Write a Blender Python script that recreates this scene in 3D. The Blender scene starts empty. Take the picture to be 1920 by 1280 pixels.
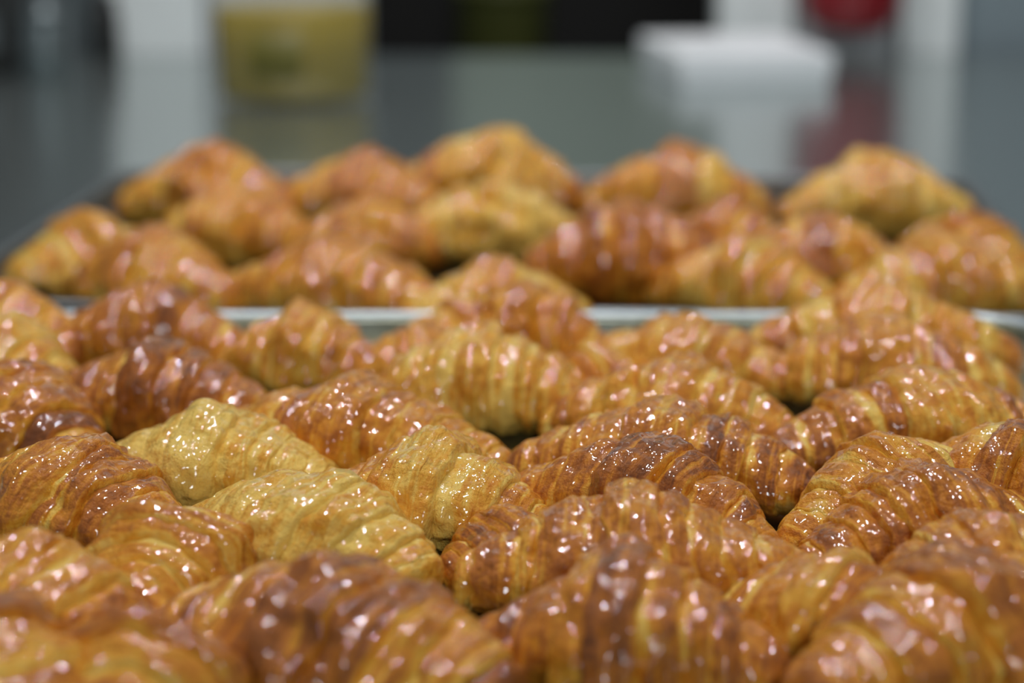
import bpy, math
import numpy as np

# ------------------------------------------------------------------ camera, world, lights, exposure
scene = bpy.context.scene
CM = 0.01
cam_data = bpy.data.cameras.new("camera")
cam = bpy.data.objects.new("camera", cam_data)
scene.collection.objects.link(cam)
scene.camera = cam
cam.location = (0, 0, 26 * CM)
cam.rotation_euler = (math.radians(90 - 13.47), 0, 0)
cam_data.sensor_width = 36
cam_data.lens = 75
cam_data.clip_start = 0.02
cam_data.dof.use_dof = True
cam_data.dof.focus_distance = 0.775
cam_data.dof.aperture_fstop = 4.5

world = bpy.data.worlds.new("room_light")
scene.world = world
world.use_nodes = True
bg = world.node_tree.nodes["Background"]
bg.inputs[0].default_value = (0.86, 0.95, 1.0, 1)
bg.inputs[1].default_value = 0.14

def ceiling_lamp(x, y, z, sx, sy, power, color=(1, 0.97, 0.98)):
    d = bpy.data.lights.new("ceiling_lamp", "AREA")
    d.shape = "RECTANGLE"; d.size = sx; d.size_y = sy; d.energy = power; d.color = color
    o = bpy.data.objects.new("ceiling_lamp", d)
    o.location = (x, y, z)
    scene.collection.objects.link(o)
    return o
for lx, ly, lp in ((-0.60, 1.15, 8.5), (0.48, 1.02, 8.5), (-0.05, 1.75, 12), (-0.65, 2.3, 6), (0.75, 2.3, 6)):
    ceiling_lamp(lx, ly, 2.1, 0.07, 0.11, lp)
front_fill = ceiling_lamp(0.4, -3.6, 1.7, 0.8, 0.8, 50, (0.92, 0.97, 1.0))     # unseen fill lamp added far behind the camera to light front faces
front_fill.name = "front_fill"
front_fill.rotation_euler = (math.radians(68), 0, 0)

vs = scene.view_settings
vs.view_transform = "Standard"; vs.look = "None"; vs.gamma = 1; vs.use_curve_mapping = False
vs.exposure = -0.08
scene.cycles.use_denoising = True

# ------------------------------------------------------------------ helpers
COL = scene.collection
def lin(r, g, b):
    f = lambda c: (c / 255 / 12.92) if c / 255 <= 0.04045 else ((c / 255 + 0.055) / 1.055) ** 2.4
    return (f(r), f(g), f(b), 1)
def tag(o, label=None, cat=None, group=None, kind=None):
    for k, v in (("label", label), ("category", cat), ("group", group), ("kind", kind)):
        if v: o[k] = v
    return o
def empty(name, loc=(0, 0, 0), rz=0):
    o = bpy.data.objects.new(name, None)
    o.location = [c * CM for c in loc]; o.rotation_euler = (0, 0, rz); o.empty_display_size = 0.02
    COL.objects.link(o)
    return o
def mesh_obj(name, verts, faces, mat, parent=None, smooth=True, attr=None):
    me = bpy.data.meshes.new(name)
    me.from_pydata([tuple(v) for v in (np.asarray(verts) * CM)], [], faces)
    if smooth: me.polygons.foreach_set("use_smooth", [True] * len(me.polygons))
    me.materials.append(mat); me.update()
    o = bpy.data.objects.new(name, me)
    COL.objects.link(o)
    if parent: o.parent = parent
    return o
def grid_obj(name, P, mat, parent=None, attr=None, close_u=True, cap0=False, cap1=False, smooth=True):
    """P: (rows, cols, 3) array in cm; columns wrap round."""
    R, C, _ = P.shape
    i = np.arange(R - 1)[:, None]; j = np.arange(C if close_u else C - 1)[None, :]
    a = i * C + j; b = i * C + (j + 1) % C; c = (i + 1) * C + (j + 1) % C; d = (i + 1) * C + j
    q = np.stack([a, b, c, d], -1).reshape(-1, 4)
    me = bpy.data.meshes.new(name)
    nv = R * C; loops = [q.reshape(-1)]; starts = list(range(0, len(q) * 4, 4))
    if cap0: starts.append(sum(map(len, loops))); loops.append(np.arange(C)[::-1])
    if cap1: starts.append(sum(map(len, loops))); loops.append(np.arange((R - 1) * C, R * C))
    lv = np.concatenate(loops).astype(np.int32)
    me.vertices.add(nv); me.vertices.foreach_set("co", (P.reshape(-1) * CM).astype(np.float32))
    me.loops.add(len(lv)); me.loops.foreach_set("vertex_index", lv)
    me.polygons.add(len(starts)); me.polygons.foreach_set("loop_start", np.array(starts, np.int32))
    me.update(calc_edges=True); me.validate()
    me.polygons.foreach_set("use_smooth", np.full(len(me.polygons), smooth))
    if attr is not None:
        at = me.attributes.new("bake", "FLOAT", "POINT")
        at.data.foreach_set("value", attr.reshape(-1).astype(np.float32))
    me.materials.append(mat)
    o = bpy.data.objects.new(name, me)
    COL.objects.link(o)
    if parent: o.parent = parent
    return o
def box_obj(name, lo, hi, mat, parent=None, bevel=0.3, seg=2):
    (x0, y0, z0), (x1, y1, z1) = lo, hi
    v = [(x, y, z) for z in (z0, z1) for x, y in ((x0, y0), (x1, y0), (x1, y1), (x0, y1))]
    f = [(3, 2, 1, 0), (4, 5, 6, 7), (0, 1, 5, 4), (1, 2, 6, 5), (2, 3, 7, 6), (3, 0, 4, 7)]
    o = mesh_obj(name, v, f, mat, parent, smooth=False)
    if bevel:
        m = o.modifiers.new("bevel", "BEVEL"); m.width = bevel * CM; m.segments = seg
    return o
def lathe_obj(name, prof, mat, parent=None, n=48, loc=(0, 0, 0), cap0=True, cap1=True):
    th = np.linspace(0, 2 * np.pi, n, endpoint=False)
    pr = np.array(prof, float)
    P = np.stack([pr[:, :1] * np.cos(th) + loc[0], pr[:, :1] * np.sin(th) + loc[1], np.repeat(pr[:, 1:], n, 1) + loc[2]], -1)
    return grid_obj(name, P, mat, parent, cap0=cap0, cap1=cap1)

# ------------------------------------------------------------------ materials
def new_mat(name):
    m = bpy.data.materials.new(name); m.use_nodes = True
    nt = m.node_tree
    return m, nt, nt.nodes["Principled BSDF"]
def plain(name, rgb, rough=0.5, metal=0.0, noise=0.08, scale=30, **kw):
    m, nt, p = new_mat(name)
    n = nt.nodes.new("ShaderNodeTexNoise"); n.inputs["Scale"].default_value = scale; n.inputs["Detail"].default_value = 4
    tc = nt.nodes.new("ShaderNodeTexCoord"); nt.links.new(tc.outputs["Object"], n.inputs["Vector"])
    r = nt.nodes.new("ShaderNodeValToRGB")
    c = lin(*rgb)
    r.color_ramp.elements[0].color = [x * (1 - noise) for x in c[:3]] + [1]; r.color_ramp.elements[0].position = 0.3
    r.color_ramp.elements[1].color = [min(1, x * (1 + noise)) for x in c[:3]] + [1]; r.color_ramp.elements[1].position = 0.7
    nt.links.new(n.outputs["Fac"], r.inputs["Fac"]); nt.links.new(r.outputs["Color"], p.inputs["Base Color"])
    p.inputs["Roughness"].default_value = rough; p.inputs["Metallic"].default_value = metal
    for k, v in kw.items(): p.inputs[k.replace("_", " ")].default_value = v
    return m

def pastry_material():
    m, nt, p = new_mat("glazed_pastry")
    N = nt.nodes.new; Lk = nt.links.new
    tc = N("ShaderNodeTexCoord"); oi = N("ShaderNodeObjectInfo")
    w = N("ShaderNodeMath"); w.operation = "MULTIPLY"; w.inputs[1].default_value = 40; Lk(oi.outputs["Random"], w.inputs[0])
    at = N("ShaderNodeAttribute"); at.attribute_name = "bake"
    def noise(scale, detail, rough=0.55, vec=None, dist=0.0):
        n = N("ShaderNodeTexNoise"); n.noise_dimensions = "4D"
        n.inputs["Scale"].default_value = scale; n.inputs["Detail"].default_value = detail
        n.inputs["Roughness"].default_value = rough; n.inputs["Distortion"].default_value = dist
        Lk(vec or tc.outputs["Object"], n.inputs["Vector"]); Lk(w.outputs[0], n.inputs["W"])
        return n.outputs["Fac"]
    def math_(op, a, b, c=None):
        k = N("ShaderNodeMath"); k.operation = op
        for i, v in enumerate((a, b, c)):
            if v is None: continue
            if isinstance(v, (int, float)): k.inputs[i].default_value = v
            else: Lk(v, k.inputs[i])
        return k.outputs[0]
    # streaks that run round the roll (thin along its length)
    mp = N("ShaderNodeMapping"); mp.inputs["Scale"].default_value = (1, 0.13, 0.13); Lk(tc.outputs["Object"], mp.inputs["Vector"])
    streak = noise(420, 3, 0.6, mp.outputs["Vector"], 0.6)
    blotch = noise(120, 4, 0.62)
    speck = noise(420, 3, 0.6)
    v = math_("ADD", at.outputs["Fac"], math_("MULTIPLY", math_("SUBTRACT", blotch, 0.5), 0.95))
    v = math_("ADD", v, math_("MULTIPLY", math_("SUBTRACT", streak, 0.5), 0.75))
    mp2 = N("ShaderNodeMapping"); mp2.inputs["Scale"].default_value = (1, 0.05, 0.05); Lk(tc.outputs["Object"], mp2.inputs["Vector"])
    flake = N("ShaderNodeMapRange"); flake.inputs["From Min"].default_value = 0.56; flake.inputs["From Max"].default_value = 0.66
    Lk(noise(330, 2, 0.5, mp2.outputs["Vector"], 0.4), flake.inputs["Value"])
    v = math_("SUBTRACT", v, math_("MULTIPLY", flake.outputs["Result"], 0.30))      # pale stretched dough lines
    v = math_("ADD", v, math_("MULTIPLY", math_("SUBTRACT", speck, 0.5), 0.45))
    r = N("ShaderNodeValToRGB"); el = r.color_ramp.elements
    stops = [(0.0, (248, 208, 104)), (0.25, (238, 176, 62)), (0.48, (220, 142, 40)), (0.72, (184, 108, 38)), (1.0, (128, 72, 32))]
    while len(el) < len(stops): el.new(0.5)
    for e, (pos, c) in zip(el, stops): e.position = pos; e.color = lin(*c)
    Lk(v, r.inputs["Fac"]); Lk(r.outputs["Color"], p.inputs["Base Color"])
    p.inputs["Roughness"].default_value = 0.5
    p.inputs["Specular IOR Level"].default_value = 0.12
    p.inputs["Coat Weight"].default_value = 1.0; p.inputs["Coat Roughness"].default_value = 0.05
    p.inputs["Coat IOR"].default_value = 1.58
    p.inputs["Subsurface Weight"].default_value = 0.12
    p.inputs["Subsurface Radius"].default_value = (1.0, 0.5, 0.2); p.inputs["Subsurface Scale"].default_value = 0.004
    h = math_("ADD", math_("MULTIPLY", noise(260, 3, 0.55), 1.0), math_("MULTIPLY", streak, 0.6))
    h = math_("ADD", h, math_("MULTIPLY", blotch, 1.2))
    b = N("ShaderNodeBump"); b.inputs["Strength"].default_value = 0.9; b.inputs["Distance"].default_value = 0.0021
    Lk(h, b.inputs["Height"]); Lk(b.outputs["Normal"], p.inputs["Normal"])
    # the glaze lies smoother over the flaky crust and beads up a little
    b2 = N("ShaderNodeBump"); b2.inputs["Strength"].default_value = 0.85; b2.inputs["Distance"].default_value = 0.0022
    Lk(math_("ADD", math_("MULTIPLY", noise(300, 0, 0.4), 0.55), math_("MULTIPLY", noise(150, 0, 0.4), 1.3)), b2.inputs["Height"]); Lk(b2.outputs["Normal"], p.inputs["Coat Normal"])
    return m
PASTRY = pastry_material()

def metal_material(name, rgb, rough, metal, streak_axis=0, amount=0.25, spots=None):
    m, nt, p = new_mat(name)
    N = nt.nodes.new; Lk = nt.links.new
    tc = N("ShaderNodeTexCoord"); mp = N("ShaderNodeMapping"); Lk(tc.outputs["Object"], mp.inputs["Vector"])
    sc = [60, 60, 60]; sc[streak_axis] = 2; mp.inputs["Scale"].default_value = sc
    n = N("ShaderNodeTexNoise"); n.inputs["Scale"].default_value = 3; n.inputs["Detail"].default_value = 5; Lk(mp.outputs["Vector"], n.inputs["Vector"])
    r = N("ShaderNodeValToRGB"); c = lin(*rgb)
    r.color_ramp.elements[0].color = [x * (1 - amount) for x in c[:3]] + [1]; r.color_ramp.elements[0].position = 0.3
    r.color_ramp.elements[1].color = [min(1, x * (1 + amount)) for x in c[:3]] + [1]; r.color_ramp.elements[1].position = 0.7
    Lk(n.outputs["Fac"], r.inputs["Fac"])
    out = r.outputs["Color"]
    if spots:      # baked-on grease stains
        n2 = N("ShaderNodeTexNoise"); n2.inputs["Scale"].default_value = 18; n2.inputs["Detail"].default_value = 6; Lk(tc.outputs["Object"], n2.inputs["Vector"])
        r2 = N("ShaderNodeValToRGB"); r2.color_ramp.elements[0].position = 0.42; r2.color_ramp.elements[1].position = 0.62; Lk(n2.outputs["Fac"], r2.inputs["Fac"])
        mx = N("ShaderNodeMix"); mx.data_type = "RGBA"; Lk(r2.outputs["Color"], mx.inputs["Factor"]); Lk(out, mx.inputs["A"]); mx.inputs["B"].default_value = lin(*spots)
        out = mx.outputs["Result"]
    Lk(out, p.inputs["Base Color"])
    p.inputs["Roughness"].default_value = rough; p.inputs["Metallic"].default_value = metal
    return m
STEEL = metal_material("brushed_steel", (172, 182, 180), 0.19, 0.85, 0, 0.06)
ALU = metal_material("aluminium_tray", (160, 166, 150), 0.34, 0.9, 2, 0.15, spots=(120, 112, 70))
ALU_RIM = metal_material("aluminium_rim", (190, 202, 206), 0.36, 0.7, 0, 0.05)
DARK_TRAY = metal_material("carbonised_tray", (62, 48, 26), 0.45, 0.4, 2, 0.3, spots=(34, 26, 14))
DULL_RIM = metal_material("dull_steel_rim", (128, 134, 136), 0.35, 0.8, 0, 0.1)
WHITE_PAINT = plain("white_paint", (228, 234, 233), 0.45, noise=0.03)
GREY_PANEL = plain("grey_panel", (200, 204, 206), 0.4, noise=0.05, scale=6)
BLUE_GREY = plain("blue_grey_panel", (128, 142, 148), 0.4, noise=0.04, scale=5)
DARK_WALL = plain("dark_wall", (82, 91, 93), 0.6, noise=0.1, scale=4)
BLACK_WALL = plain("black_recess", (16, 15, 13), 0.8)
FLOOR_MAT = plain("floor_tiles", (70, 70, 66), 0.5)
WHITE_CARD = plain("white_card", (240, 244, 246), 0.5, noise=0.02)
RED_PAINT = plain("red_paint", (134, 10, 24), 0.35, noise=0.05)
BLACK_PLASTIC = plain("black_plastic", (30, 31, 30), 0.4)
GREY_METAL = plain("grey_metal", (112, 122, 124), 0.35, 0.5)
GREEN_WALL = plain("grey_green_plaster", (176, 192, 176), 0.6, noise=0.05, scale=4)
OLIVE = plain("olive_plastic", (84, 88, 40), 0.5)

DARK_OLIVE = plain("dark_olive_print", (110, 104, 34), 0.5)
OIL = plain("yellow_oil", (166, 144, 38), 0.25, noise=0.12, scale=14)
CLEAR = plain("cloudy_clear_plastic", (196, 196, 176), 0.2, Alpha=0.10)

# ------------------------------------------------------------------ the room
def struct(o): o["kind"] = "structure"; return o
struct(box_obj("floor", (-260, -120, -92), (260, 420, -90), FLOOR_MAT, bevel=0))
wall = struct(empty("wall_back", (0, 400, -90)))
box_obj("plaster", (-260, 0, 0), (260, 6, 260), GREEN_WALL, wall, bevel=0)
def wall_piece(n, name, x0, x1, mat, y0=262, z1=230):
    o = struct(empty("trim_%d" % n, ((x0 + x1) / 2, y0, -90)))
    hw = (x1 - x0) / 2
    box_obj(name, (-hw, 0, 0), (hw, 7, z1), mat, o, bevel=0.4)
box_obj("dark_board", (-40, -1.5, 0), (-11, 0, 200), DARK_WALL, wall, bevel=0.2)
wall_piece(1, "dark_panel", -220, -49.2, DARK_WALL)
wall_piece(2, "white_pillar", -48.8, -37.3, WHITE_PAINT, 259)
wall_piece(3, "grey_panel", -36.9, -17.8, GREY_PANEL)
wall_piece(4, "white_pillar", 25.0, 34.0, WHITE_PAINT, 259)
wall_piece(5, "grey_panel", 34.4, 46.6, GREY_PANEL)
wall_piece(6, "white_pillar", 47.0, 54.0, WHITE_PAINT, 259)
wall_piece(7, "blue_grey_panel", 54.4, 220, BLUE_GREY)

counter = tag(empty("steel_counter", (0, 119, -90)), "long brushed steel worktop that both croissant trays stand on", "counter")
box_obj("worktop", (-190, -139, 86), (190, 139, 89.7), STEEL, counter, bevel=0.5)
for lx in (-180, 180):
    for ly in (-128, 128):
        box_obj("leg", (lx - 2, ly - 2, 0), (lx + 2, ly + 2, 86), GREY_METAL, counter, bevel=0.3)

# ------------------------------------------------------------------ trays
def rounded_rect(w, d, r, n=8):
    pts = []
    for cx, cy, a0 in ((w / 2 - r, d / 2 - r, 0), (-w / 2 + r, d / 2 - r, 90), (-w / 2 + r, -d / 2 + r, 180), (w / 2 - r, -d / 2 + r, 270)):
        for k in range(n + 1):
            a = math.radians(a0 + 90 * k / n); pts.append((cx + r * math.cos(a), cy + r * math.sin(a)))
    return np.array(pts)
def tray(x, y, rz, w, d, r, mat, rim_mat, label, h=2.0):
    t = tag(empty("baking_tray", (x, y, -0.3), rz), label, "tray", "baking trays of croissants")
    def ring(off, z):
        p = rounded_rect(w + 2 * off, d + 2 * off, r + off)
        return np.concatenate([p, np.full((len(p), 1), z)], 1)
    rows = [ring(-1.5, 0.0), ring(-1.3, 0.02), ring(-1.1, 0.1), ring(-0.3, h - 0.1), ring(-0.22, h + 0.02),
            ring(-0.30, h + 0.1), ring(-0.45, h - 0.05), ring(-1.2, 0.35), ring(-1.5, 0.28)]
    grid_obj("pan", np.stack(rows), mat, t, cap0=True, cap1=True)
    ph = np.linspace(-0.5 * np.pi, 1.5 * np.pi, 13)
    rr = [ring(0.12 + 0.42 * math.sin(a), h + 0.12 + 0.22 * math.cos(a)) for a in ph]
    grid_obj("rolled_rim", np.stack(rr), rim_mat, t)
    return t

FRONT_DEPTH = 60
tray(-3.5, 106.6 - FRONT_DEPTH / 2, 0, 59.4, FRONT_DEPTH, 4.0, ALU, ALU_RIM, "silvery front baking tray with bright rolled rim, in focus, full of croissants")
tray(0.56, 135.56, math.radians(-4), 62.44, 46.30, 3.5, DARK_TRAY, DULL_RIM, "blurred dark baking tray of croissants behind the silvery one", h=1.0)

FRONT = "croissants on the front tray"
BACK = "croissants on the back tray"
# x, y, z (cm), turn (deg), length, width, height, crescent bend, browning, seed, group, label
CROISSANTS = [
    (-5.58, 61.32, 0, -28, 13.5, 7.4, 4.8, -0.6, 0.669, 1605, FRONT, 'big blurred orange-brown croissant at the bottom edge, left of centre'),
    (3.61, 62.45, 0, -12, 10.5, 6.9, 4.5, -0.5, 0.655, 1613, FRONT, 'blurred glossy red-brown croissant at the bottom edge, just right of centre'),
    (13.99, 61.44, 0, 32, 14, 6.6, 4.8, -0.5, 0.557, 1621, FRONT, 'very blurred tan croissant filling the bottom right corner'),
    (-15.94, 58.14, 0, -45, 10, 6.7, 4.5, 0, 0.571, 1629, FRONT, 'blurred golden croissant cut off by the bottom left corner'),
    (-10.88, 58.65, 0, 78, 7.5, 6, 4, 0, 0.55, 1637, FRONT, 'blurred croissant seen end-on at the bottom left, beside the big orange-brown one'),
    (-15.45, 63.76, 0, -25, 10, 6.7, 4.5, -0.4, 0.585, 1617, FRONT, 'amber croissant cut by the left edge, lowest but one there'),
    (-11.41, 68.42, 0, 68, 8, 6, 4.1, 0, 0.5, 1625, FRONT, 'knobbly croissant seen end-on in front of the palest croissants'),
    (-7.09, 71.64, 0, -36, 10.8, 6, 4.2, -0.4, 0.15, 1633, FRONT, 'pale buttery croissant above the big blurred orange-brown one'),
    (4.41, 68.87, 0, -4, 12.8, 6.8, 4.5, -0.6, 0.585, 1641, FRONT, 'wide chestnut croissant with a white glint on its tall middle fold'),
    (15.61, 66.80, 0, 10, 9.5, 5.6, 4.4, -0.4, 0.62, 1649, FRONT, 'shiny croissant peeping out behind the tan one in the bottom right corner'),
    (-16.39, 74.80, 0, -30, 10.5, 6.7, 4.5, -0.5, 0.56, 1629, FRONT, 'sharp red-brown croissant at left with many glints on its right shoulder'),
    (-11.55, 80.22, 0, -12, 10.8, 6.6, 4.5, -0.4, 0.06, 1637, FRONT, 'palest, nearly yellow croissant, left of centre'),
    (-3.05, 76.11, 0, -18, 9.6, 6.6, 4.5, -0.4, 0.36, 1645, FRONT, 'golden croissant in sharp focus with pointed right tip, near the centre'),
    (5.00, 75.45, 0, -33, 12, 5.4, 4.4, -1.2, 0.683, 1653, FRONT, 'dark brown croissant with a curled left horn, right of centre'),
    (15.02, 72.50, 0, 20, 11, 6.2, 4.4, -0.4, 0.613, 1661, FRONT, 'tan-brown croissant at right, in front of a lighter golden one'),
    (14.07, 75.75, 0, 36, 10.8, 5.2, 4.3, -0.3, 0.42, 1669, FRONT, 'golden flaky croissant at right, its left tip pointing towards the viewer'),
    (19.00, 76.43, 0, -40, 9.5, 5.4, 4.7, 0, 0.655, 1677, FRONT, 'reddish croissant cut by the right edge, slanting down to the right'),
    (-21.27, 86.02, 0, -38, 11.5, 6.7, 4.6, -0.4, 0.683, 1643, FRONT, 'dark brown croissant cut by the left edge at mid height'),
    (-15.77, 90.95, 0, -10, 12, 6.6, 4.5, -0.4, 0.683, 1651, FRONT, 'dark brown striped croissant behind the palest one'),
    (-6.40, 84.50, 0, -20, 14, 6.4, 4.3, -0.5, 0.5, 1659, FRONT, 'long orange speckled croissant behind the sharp golden one'),
    (-1.46, 91.90, 0, -8, 10.2, 6.7, 4.7, -0.4, 0.42, 1667, FRONT, 'orange croissant with bold pale vertical stripes at the centre'),
    (6.97, 87.83, 0, -18, 11.8, 6.5, 4.4, -0.4, 0.5, 1675, FRONT, 'amber croissant directly behind the darkest long one'),
    (5.97, 80.51, 0, -15, 12.8, 6.5, 4.3, -0.5, 0.669, 1683, FRONT, 'long dark brown croissant behind the one with the curled horn'),
    (16.73, 85.21, 0, 12, 13.5, 6.5, 4.4, -0.5, 0.683, 1691, FRONT, 'wide brown glistening croissant at right, reaching the right edge'),
    (-24.24, 96.27, 0, -25, 9, 6.3, 4.3, 0, 0.2, 1657, FRONT, 'pale croissant cut by the left edge above the dark brown one'),
    (-17.82, 102.40, 0, -8, 10.5, 5.8, 4.7, -0.4, 0.585, 1665, FRONT, "orange-brown croissant at the far left of the front tray's last row"),
    (-10.08, 98.84, 0, -15, 8.8, 6, 4.3, -0.4, 0.5, 1673, FRONT, 'orange croissant between the two left-hand glimpses of bright tray rim'),
    (0.80, 101.62, 0, -15, 8.8, 5.8, 4.7, -0.4, 0.5, 1681, FRONT, 'amber croissant standing before the rim at the top centre of the front tray'),
    (8.10, 98.10, 0, -15, 12, 6.2, 3.8, -0.4, 0.5, 1689, FRONT, 'low orange croissant under the longest visible stretch of bright rim'),
    (18.29, 101.62, 0, -12, 13.5, 5.6, 4.7, -0.4, 0.4, 1697, FRONT, 'long golden croissant hiding the rim at right, tip to the right edge'),
    (17.31, 95.17, 0, -8, 12.5, 6.4, 4.4, -0.4, 0.5, 1705, FRONT, 'glossy ridged croissant in front of the long golden one at right'),
    (3.72, 94.79, 0, 25, 6, 4.6, 3.2, 0, 0.5, 1713, FRONT, 'small low croissant squeezed in right of the bold striped one'),
    (-4.27, 98.46, 0, 5, 7, 4.8, 3.3, 0, 0.5, 1721, FRONT, 'small low croissant between the striped one and the left rim glimpse'),
    (-25.06, 102.40, 0, -20, 9.5, 5.8, 4.7, 0, 0.613, 1729, FRONT, 'brown blurred croissant at the left edge level with the tray rim'),
    (0.02, 71.21, 0, 25, 5.5, 4.4, 3, 0, 0.725, 1702, FRONT, "small dark brown croissant tip showing left of the chestnut one's fold"),
    (-20.07, 116.18, 0, -25, 12.5, 7, 4.8, -0.4, 0.5, 1619, BACK, "blurred amber croissant at the back tray's front left"),
    (-9.78, 113.84, 0, -15, 13, 7, 4.7, -0.4, 0.5, 1627, BACK, 'blurred orange croissant above the left stretch of bright rim'),
    (-0.82, 111.58, 0, 10, 10.5, 6.6, 4, -0.3, 0.22, 1635, BACK, "blurred low yellowish croissant at the back tray's front centre"),
    (6.73, 119.20, 0, 0, 12.5, 7.8, 5.8, -0.4, 0.725, 1643, BACK, "large dark rounded croissant at the back tray's front, right of centre"),
    (12.72, 114.20, 0, -30, 11.5, 7, 4.8, -0.4, 0.3, 1651, BACK, 'blurred light croissant right beside the large dark rounded one'),
    (23.65, 113.98, 0, 10, 13, 7.2, 4.9, -0.4, 0.38, 1659, BACK, "blurred golden croissant at the back tray's front right"),
    (-24.62, 122.23, 0, 38, 10.5, 6.8, 4.6, 0, 0.3, 1632, BACK, "blurred golden croissant next to the back tray's left rim"),
    (-20.19, 141.16, 0, -15, 13, 7.4, 6, -0.4, 0.5, 1640, BACK, "blurred reddish croissant at the back row's left end, below the tub"),
    (-9.77, 140.31, 0, -20, 11.5, 7.2, 5.8, -0.4, 0.4, 1648, BACK, 'blurred croissant second from left in the back row'),
    (-1.33, 129.36, 0, 0, 12, 7.4, 5.4, -0.4, 0.24, 1656, BACK, 'blurred pale croissant in front of the highest one'),
    (-1.36, 145.17, 0, -12, 13, 7.4, 6.3, -0.4, 0.42, 1664, BACK, 'highest blurred croissant, in the middle of the back row'),
    (10.97, 140.88, 0, -5, 13, 7.4, 5.9, -0.4, 0.48, 1672, BACK, 'blurred brown croissant in the back row below the white box'),
    (24.00, 138.55, 0, -5, 13, 7.2, 5.9, -0.4, 0.25, 1680, BACK, "wide blurred golden croissant at the back row's right end"),
    (-16.99, 130.12, 0, -15, 10.5, 6.7, 4.9, 0, 0.48, 1646, BACK, "blurred brown croissant in the back tray's middle row, far left"),
    (-8.87, 127.48, 0, -10, 10, 6.7, 4.9, 0, 0.48, 1654, BACK, "blurred croissant with round glints in the back tray's middle row"),
    (12.85, 124.90, 0, -20, 9.5, 6.7, 4.9, 0, 0.55, 1662, BACK, 'blurred croissant with glints between the dark rounded one and the back row'),
    (26.58, 122.73, 0, -48, 9.5, 6, 4.5, 0, 0.5, 1670, BACK, "blurred croissant against the back tray's right wall"),
    (17.77, 120.64, 0, -12, 11, 6.8, 4.8, 0, 0.5, 1678, BACK, 'blurred croissant in the shade between the light one and the wide golden one'),
    (10.19, 64.59, 0, -35, 8, 5.4, 3.6, 0, 0.585, 1700, FRONT, 'low brown croissant wedged between the chestnut one and the bottom right corner'),
    (-2.35, 102.40, 0, 20, 8, 5.6, 3.6, 0, 0.45, 1757, FRONT, 'small blurred croissant just left of the top centre one, before the rim'),
]

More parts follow.
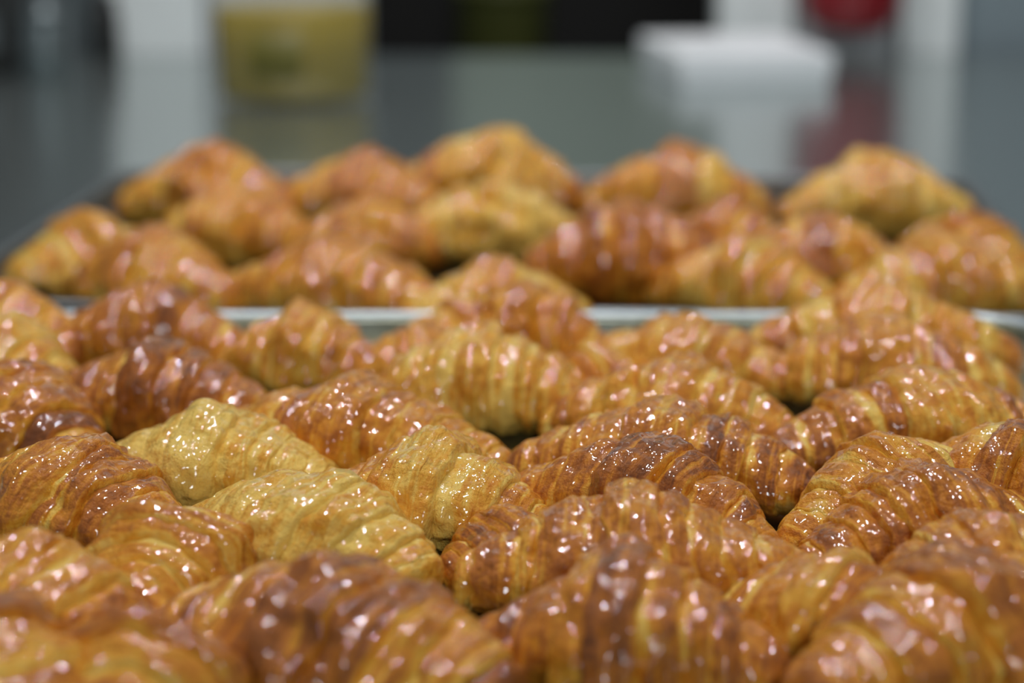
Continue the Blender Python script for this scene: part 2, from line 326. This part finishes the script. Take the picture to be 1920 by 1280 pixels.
# ------------------------------------------------------------------ croissants
def croissant(x, y, z, rz, L, W, H, curv, tone, seed, group, label):
    g = np.random.default_rng(seed)
    root = tag(empty("croissant", (x, y, z), math.radians(rz)), label, "croissant", group)
    NTH = 56
    th = np.linspace(0, 2 * np.pi, NTH, endpoint=False)
    ph = g.uniform(0, 6.28, 24)
    dirs = g.normal(size=(24, 3)); dirs /= np.linalg.norm(dirs, axis=1)[:, None]
    wl = np.concatenate([g.uniform(1.6, 3.2, 10), g.uniform(0.5, 1.1, 14)])
    amp = np.concatenate([np.full(10, 0.013), np.full(14, 0.0055)])
    pw = g.uniform(1.3, 1.8); tipr = g.uniform(0.28, 0.38)
    def env(t):
        a = np.clip(np.abs(t), 0, 1)
        return tipr + (1 - tipr) * (1 - a ** pw) ** 1.05
    slant = g.uniform(-0.06, 0.06, 2)
    bands = []
    mid = g.uniform(0.14, 0.22)
    off = g.uniform(-0.05, 0.05)
    for side in (-1, 1):
        n = int(g.integers(3, 5)) if L > 10.4 else int(g.integers(2, 4))
        w = g.uniform(0.55, 1.45, n + 1); w[0] *= 1.15
        e = mid + (1 - mid) * np.concatenate([[0], np.cumsum(w) / w.sum()])
        for k in range(n + 1):
            bands.append(("tip" if k == n else "pastry_band", side, e[k], e[k + 1]))
    bands.append(("middle_band", 0, -mid, mid))
    out = []
    wob_ph = g.uniform(0, 6.28, (2, 12))
    for bi, (name, side, a, b) in enumerate(bands):
        if side == 0:
            S = [(0.02, .6), (-0.04, .84), (-0.015, .93), (0.0, .985), (0.03, 1)] + [(s, 1) for s in np.linspace(0.07, 0.93, 15)] + [(0.97, 1), (1.0, .985), (1.015, .93), (1.04, .84), (0.98, .6)]
        elif name == "tip":
            S = [(-0.35, .9), (-0.12, .97)] + [(s, 1) for s in np.linspace(0, 0.6, 10)] + [(0.6 + 0.4 * math.sin(q), max(0.03, math.cos(q))) for q in np.linspace(0.2, 1.5, 9)]
        else:
            S = [(-0.35, .9), (-0.12, .97)] + [(s, 1) for s in np.linspace(0, 0.93, 15)] + [(0.97, .995), (1.0, .965), (1.02, .90), (1.0, .80), (0.9, .55)]
        S = np.array(S, float); s = S[:, 0]; f = S[:, 1]
        sd = side if side else 1
        tl = (a + (b - a) * s) * (1 if side == 0 else side)
        puff_amt = g.uniform(0.03, 0.075)
        tm = (a + b) / 2 if side else 0.0
        flat = 0.42 if side else 0.5
        sc = np.clip(s, 0, 1)
        if side:
            radius = env(np.full_like(s, a + 0.35 * (b - a))) * flat + env(a + (b - a) * sc) * (1 - flat) if name != "tip" else env(a + (b - a) * sc)
            radius = radius * (1 + puff_amt * np.sin(np.pi * np.clip(sc * 1.05 + 0.05, 0, 1)) - 0.04 * (1 - sc) ** 3)
        else:
            radius = (0.985 * flat + env(tl) * (1 - flat)) * (1.03 + puff_amt * np.sin(np.pi * sc))
        radius = radius * f * (1 + (g.uniform(0.0, 0.07) if side == 0 else g.normal(0, 0.03)))
        T = tl[:, None] * np.ones((1, NTH))
        wgt = 1.0 if name != "tip" else (1 - np.clip(s, 0, 1))[:, None]
        T = T + wgt * (slant[0 if sd < 0 else 1] * np.sin(th)[None] + 0.012 * np.sin(3 * th + wob_ph[0 if sd < 0 else 1, bi % 12])[None]
                 + 0.008 * np.sin(7 * th + wob_ph[0, (bi + 5) % 12])[None] + 0.004 * np.sin(13 * th + wob_ph[1, (bi + 5) % 12])[None])
        Rr = radius[:, None] * np.ones((1, NTH))
        X = T * L / 2; Yc = Rr * np.cos(th); Zc = Rr * np.sin(th)
        P0 = np.stack([X, Yc * W / 2, Zc * H / 2], -1)
        nz = np.zeros(T.shape)
        for q in range(24):
            nz += amp[q] * np.sin(6.283 / wl[q] * (P0 @ dirs[q]) + ph[q] + (bi * 1.7 if q >= 10 else 0))
        Rr = Rr * (1 + nz * 1.5)
        sth = np.sin(th)[None]
        zr = np.where(sth < 0, 0.80, 1.0)
        axis_z = H / 2 * 0.80 * env(T) * (0.92 + 0.08 * np.abs(T))
        Y = Rr * np.cos(th) * np.abs(np.cos(th)) ** 0.0 * W / 2 + curv * T ** 2
        Z = axis_z + Rr * sth * H / 2 * zr * 1.2 / (0.5 * (1 + zr) + 0.1)
        # browning: proud tops dark, freshly opened dough beside each lip pale, lower flanks lighter
        sg = g.normal(0, 0.10)
        stripe = g.uniform(0.15, 0.62); width = g.uniform(0.10, 0.36)
        bake = np.full(T.shape, tone + sg)
        wob = 0.09 * np.sin(2 * th + ph[bi % 24])[None] + 0.05 * np.sin(5 * th + ph[(bi + 7) % 24])[None]
        if side:
            bake -= stripe * (0.62 + 0.38 * np.sin(th * (2 + bi % 3) + ph[(bi + 3) % 24]))[None] * np.clip((width + wob - s[:, None]) / 0.06 + 0.5, 0, 1)
            bake -= 0.30 * np.clip((s[:, None] - 0.955) / 0.02, 0, 1)
        else:
            bake -= 0.32 * np.clip((np.abs(s[:, None] - 0.5) - 0.455 - 0.4 * np.abs(wob)) / 0.04, 0, 1)
        if name == "tip": bake += 0.08 * s[:, None]
        bake += 0.02 * np.clip(sth, 0, 1) - 0.24 * np.clip(0.15 - sth, 0, 1)
        out.append((name, np.stack([X, Y, Z], -1), bake, side))
    zmin = min(o[1][..., 2].min() for o in out); zmax = max(o[1][..., 2].max() for o in out)
    for name, P, bake, side in out:
        zz = P[..., 2] - zmin
        fl = 0.10 * (zmax - zmin)
        zz = np.where(zz < fl, fl * 0.85 + (zz - fl) * 0.15, zz) - fl * 0.75
        zz = np.maximum(zz, 0) 
        P[..., 2] = zz * H / max(1e-6, (zmax - zmin - fl * 0.75))
        P[..., 0] += off * L * 0
        if side < 0: P, bake = P[::-1], bake[::-1]
        grid_obj(name, P, PASTRY, root, attr=bake, cap0=(name == "tip" and side < 0), cap1=(name == "tip" and side > 0))
    return root

for row in CROISSANTS:
    croissant(*row)

# ------------------------------------------------------------------ things at the back of the counter
Z0 = -0.3
tub = tag(empty("oil_tub", (-21.9, 214, Z0)), "clear round tub half filled with yellow oil on the steel counter", "tub")
lathe_obj("tub_wall", [(0.1, 0.05), (7.5, 0.05), (7.8, 0.3), (8.1, 21), (8.4, 21.2), (8.4, 21.6), (7.9, 21.6), (7.6, 0.6), (0.1, 0.5)], CLEAR, tub)
lathe_obj("oil", [(0.1, 0.7), (7.4, 0.7), (7.7, 9.2), (7.5, 9.35), (0.1, 9.35)], OIL, tub)
th = np.linspace(math.radians(245), math.radians(282), 12)
lab = np.stack([np.stack([8.02 * np.cos(th), 8.02 * np.sin(th), np.full(12, z)], -1) for z in (3.0, 7.4)])
lo = np.concatenate([lab, lab[::-1] * np.array([1.012, 1.012, 1])]) 
grid_obj("label_patch", np.concatenate([lo, lo[:1]]), DARK_OLIVE, tub, close_u=False)

bx = tag(empty("lidded_box", (17.6, 224, Z0), math.radians(7)), "flat white lidded box on the counter in front of a white pillar", "box")
box_obj("base", (0.25, 0.25, 0), (16.35, 23.75, 1.6), WHITE_CARD, bx, bevel=0.2)
box_obj("lid", (0, 0, 1.2), (16.6, 24, 3.4), WHITE_CARD, bx, bevel=0.25)

rc = tag(empty("red_cylinder", (40.4, 255.6, 2.6)), "red round-bottomed cylinder mounted on the grey wall panel", "cylinder")
lathe_obj("body", [(0.1, 0), (2.5, 0.15), (4.4, 0.8), (5.6, 2.2), (6.0, 4.2), (6.0, 30), (5.4, 32.5), (3.6, 34.5), (2.0, 35.2), (1.9, 37), (0.1, 37)], RED_PAINT, rc)
lathe_obj("valve", [(0.1, 37), (1.6, 37), (1.6, 39.5), (0.1, 39.7)], BLACK_PLASTIC, rc)
box_obj("wall_bracket", (-2, 5.6, 14), (2, 6.4, 22), BLACK_PLASTIC, rc, bevel=0.1)

cb = tag(empty("low_cupboard", (5, 372, -90)), "long black low cupboard in the dark beyond the counter", "cupboard")
box_obj("carcass", (-75, -12, 6), (75, 12, 95), BLACK_PLASTIC, cb, bevel=0.4)
for k in range(4):
    d = box_obj("door", (-74 + 37 * k, -13.2, 8), (-38 + 37 * k, -12, 94), BLACK_WALL, cb, bevel=0.3)
    box_obj("handle", (-41 + 37 * k, -14.4, 60), (-40 + 37 * k, -13.2, 74), BLACK_PLASTIC, d, bevel=0.2)
box_obj("plinth", (-73, -10, 0), (73, 11, 6), BLACK_PLASTIC, cb, bevel=0.2)

bn = tag(empty("olive_bin", (-1.4, 330, -90)), "olive green bin standing before the black cupboard behind the counter", "bin")
lathe_obj("body", [(0.1, 0), (5.8, 0), (7.0, 92), (7.3, 92.5), (6.6, 93), (5.6, 3), (0.1, 2.5)], OLIVE, bn)
lathe_obj("rolled_rim", [(6.9, 91.5), (7.7, 91.8), (7.8, 92.8), (7.2, 93.4), (6.7, 93)], OLIVE, bn, cap0=False, cap1=False)

cn = tag(empty("steel_canister", (-50.5, 232, Z0)), "grey metal canister between two dark appliances at the counter's left end", "canister")
lathe_obj("body", [(0.1, 0), (2.3, 0), (2.5, 0.3), (2.5, 6.0), (2.2, 6.6), (0.1, 6.6)], GREY_METAL, cn)
lathe_obj("lid", [(0.1, 6.6), (2.6, 6.6), (2.6, 7.3), (0.9, 7.6), (0.9, 8.3), (0.1, 8.4)], GREY_METAL, cn)
ap = tag(empty("kitchen_appliance", (-59.5, 240, Z0)), "dark boxy appliance at the far left edge of the counter", "appliance")
box_obj("housing", (-9, -6, 1.0), (4.2, 6, 20), BLACK_PLASTIC, ap, bevel=0.6)
box_obj("control_panel", (-8, -6.3, 3), (3.4, -5.9, 7), DARK_WALL, ap, bevel=0.1)
for fx in (-7.5, 2.7):
    for fy in (-4.5, 4.5):
        lathe_obj("foot", [(0.1, 0), (0.9, 0), (0.8, 1.05), (0.1, 1.05)], BLACK_PLASTIC, ap, n=16, loc=(fx, fy, 0))
bt = tag(empty("dark_jar", (-48.2, 254, Z0)), "small black jar at the foot of the left white pillar", "jar")
lathe_obj("body", [(0.1, 0), (1.6, 0), (1.8, 0.4), (1.8, 5.4), (1.3, 6.4), (0.1, 6.4)], BLACK_PLASTIC, bt)
lathe_obj("cap", [(0.1, 6.4), (1.45, 6.4), (1.45, 7.6), (0.1, 7.7)], BLACK_PLASTIC, bt)
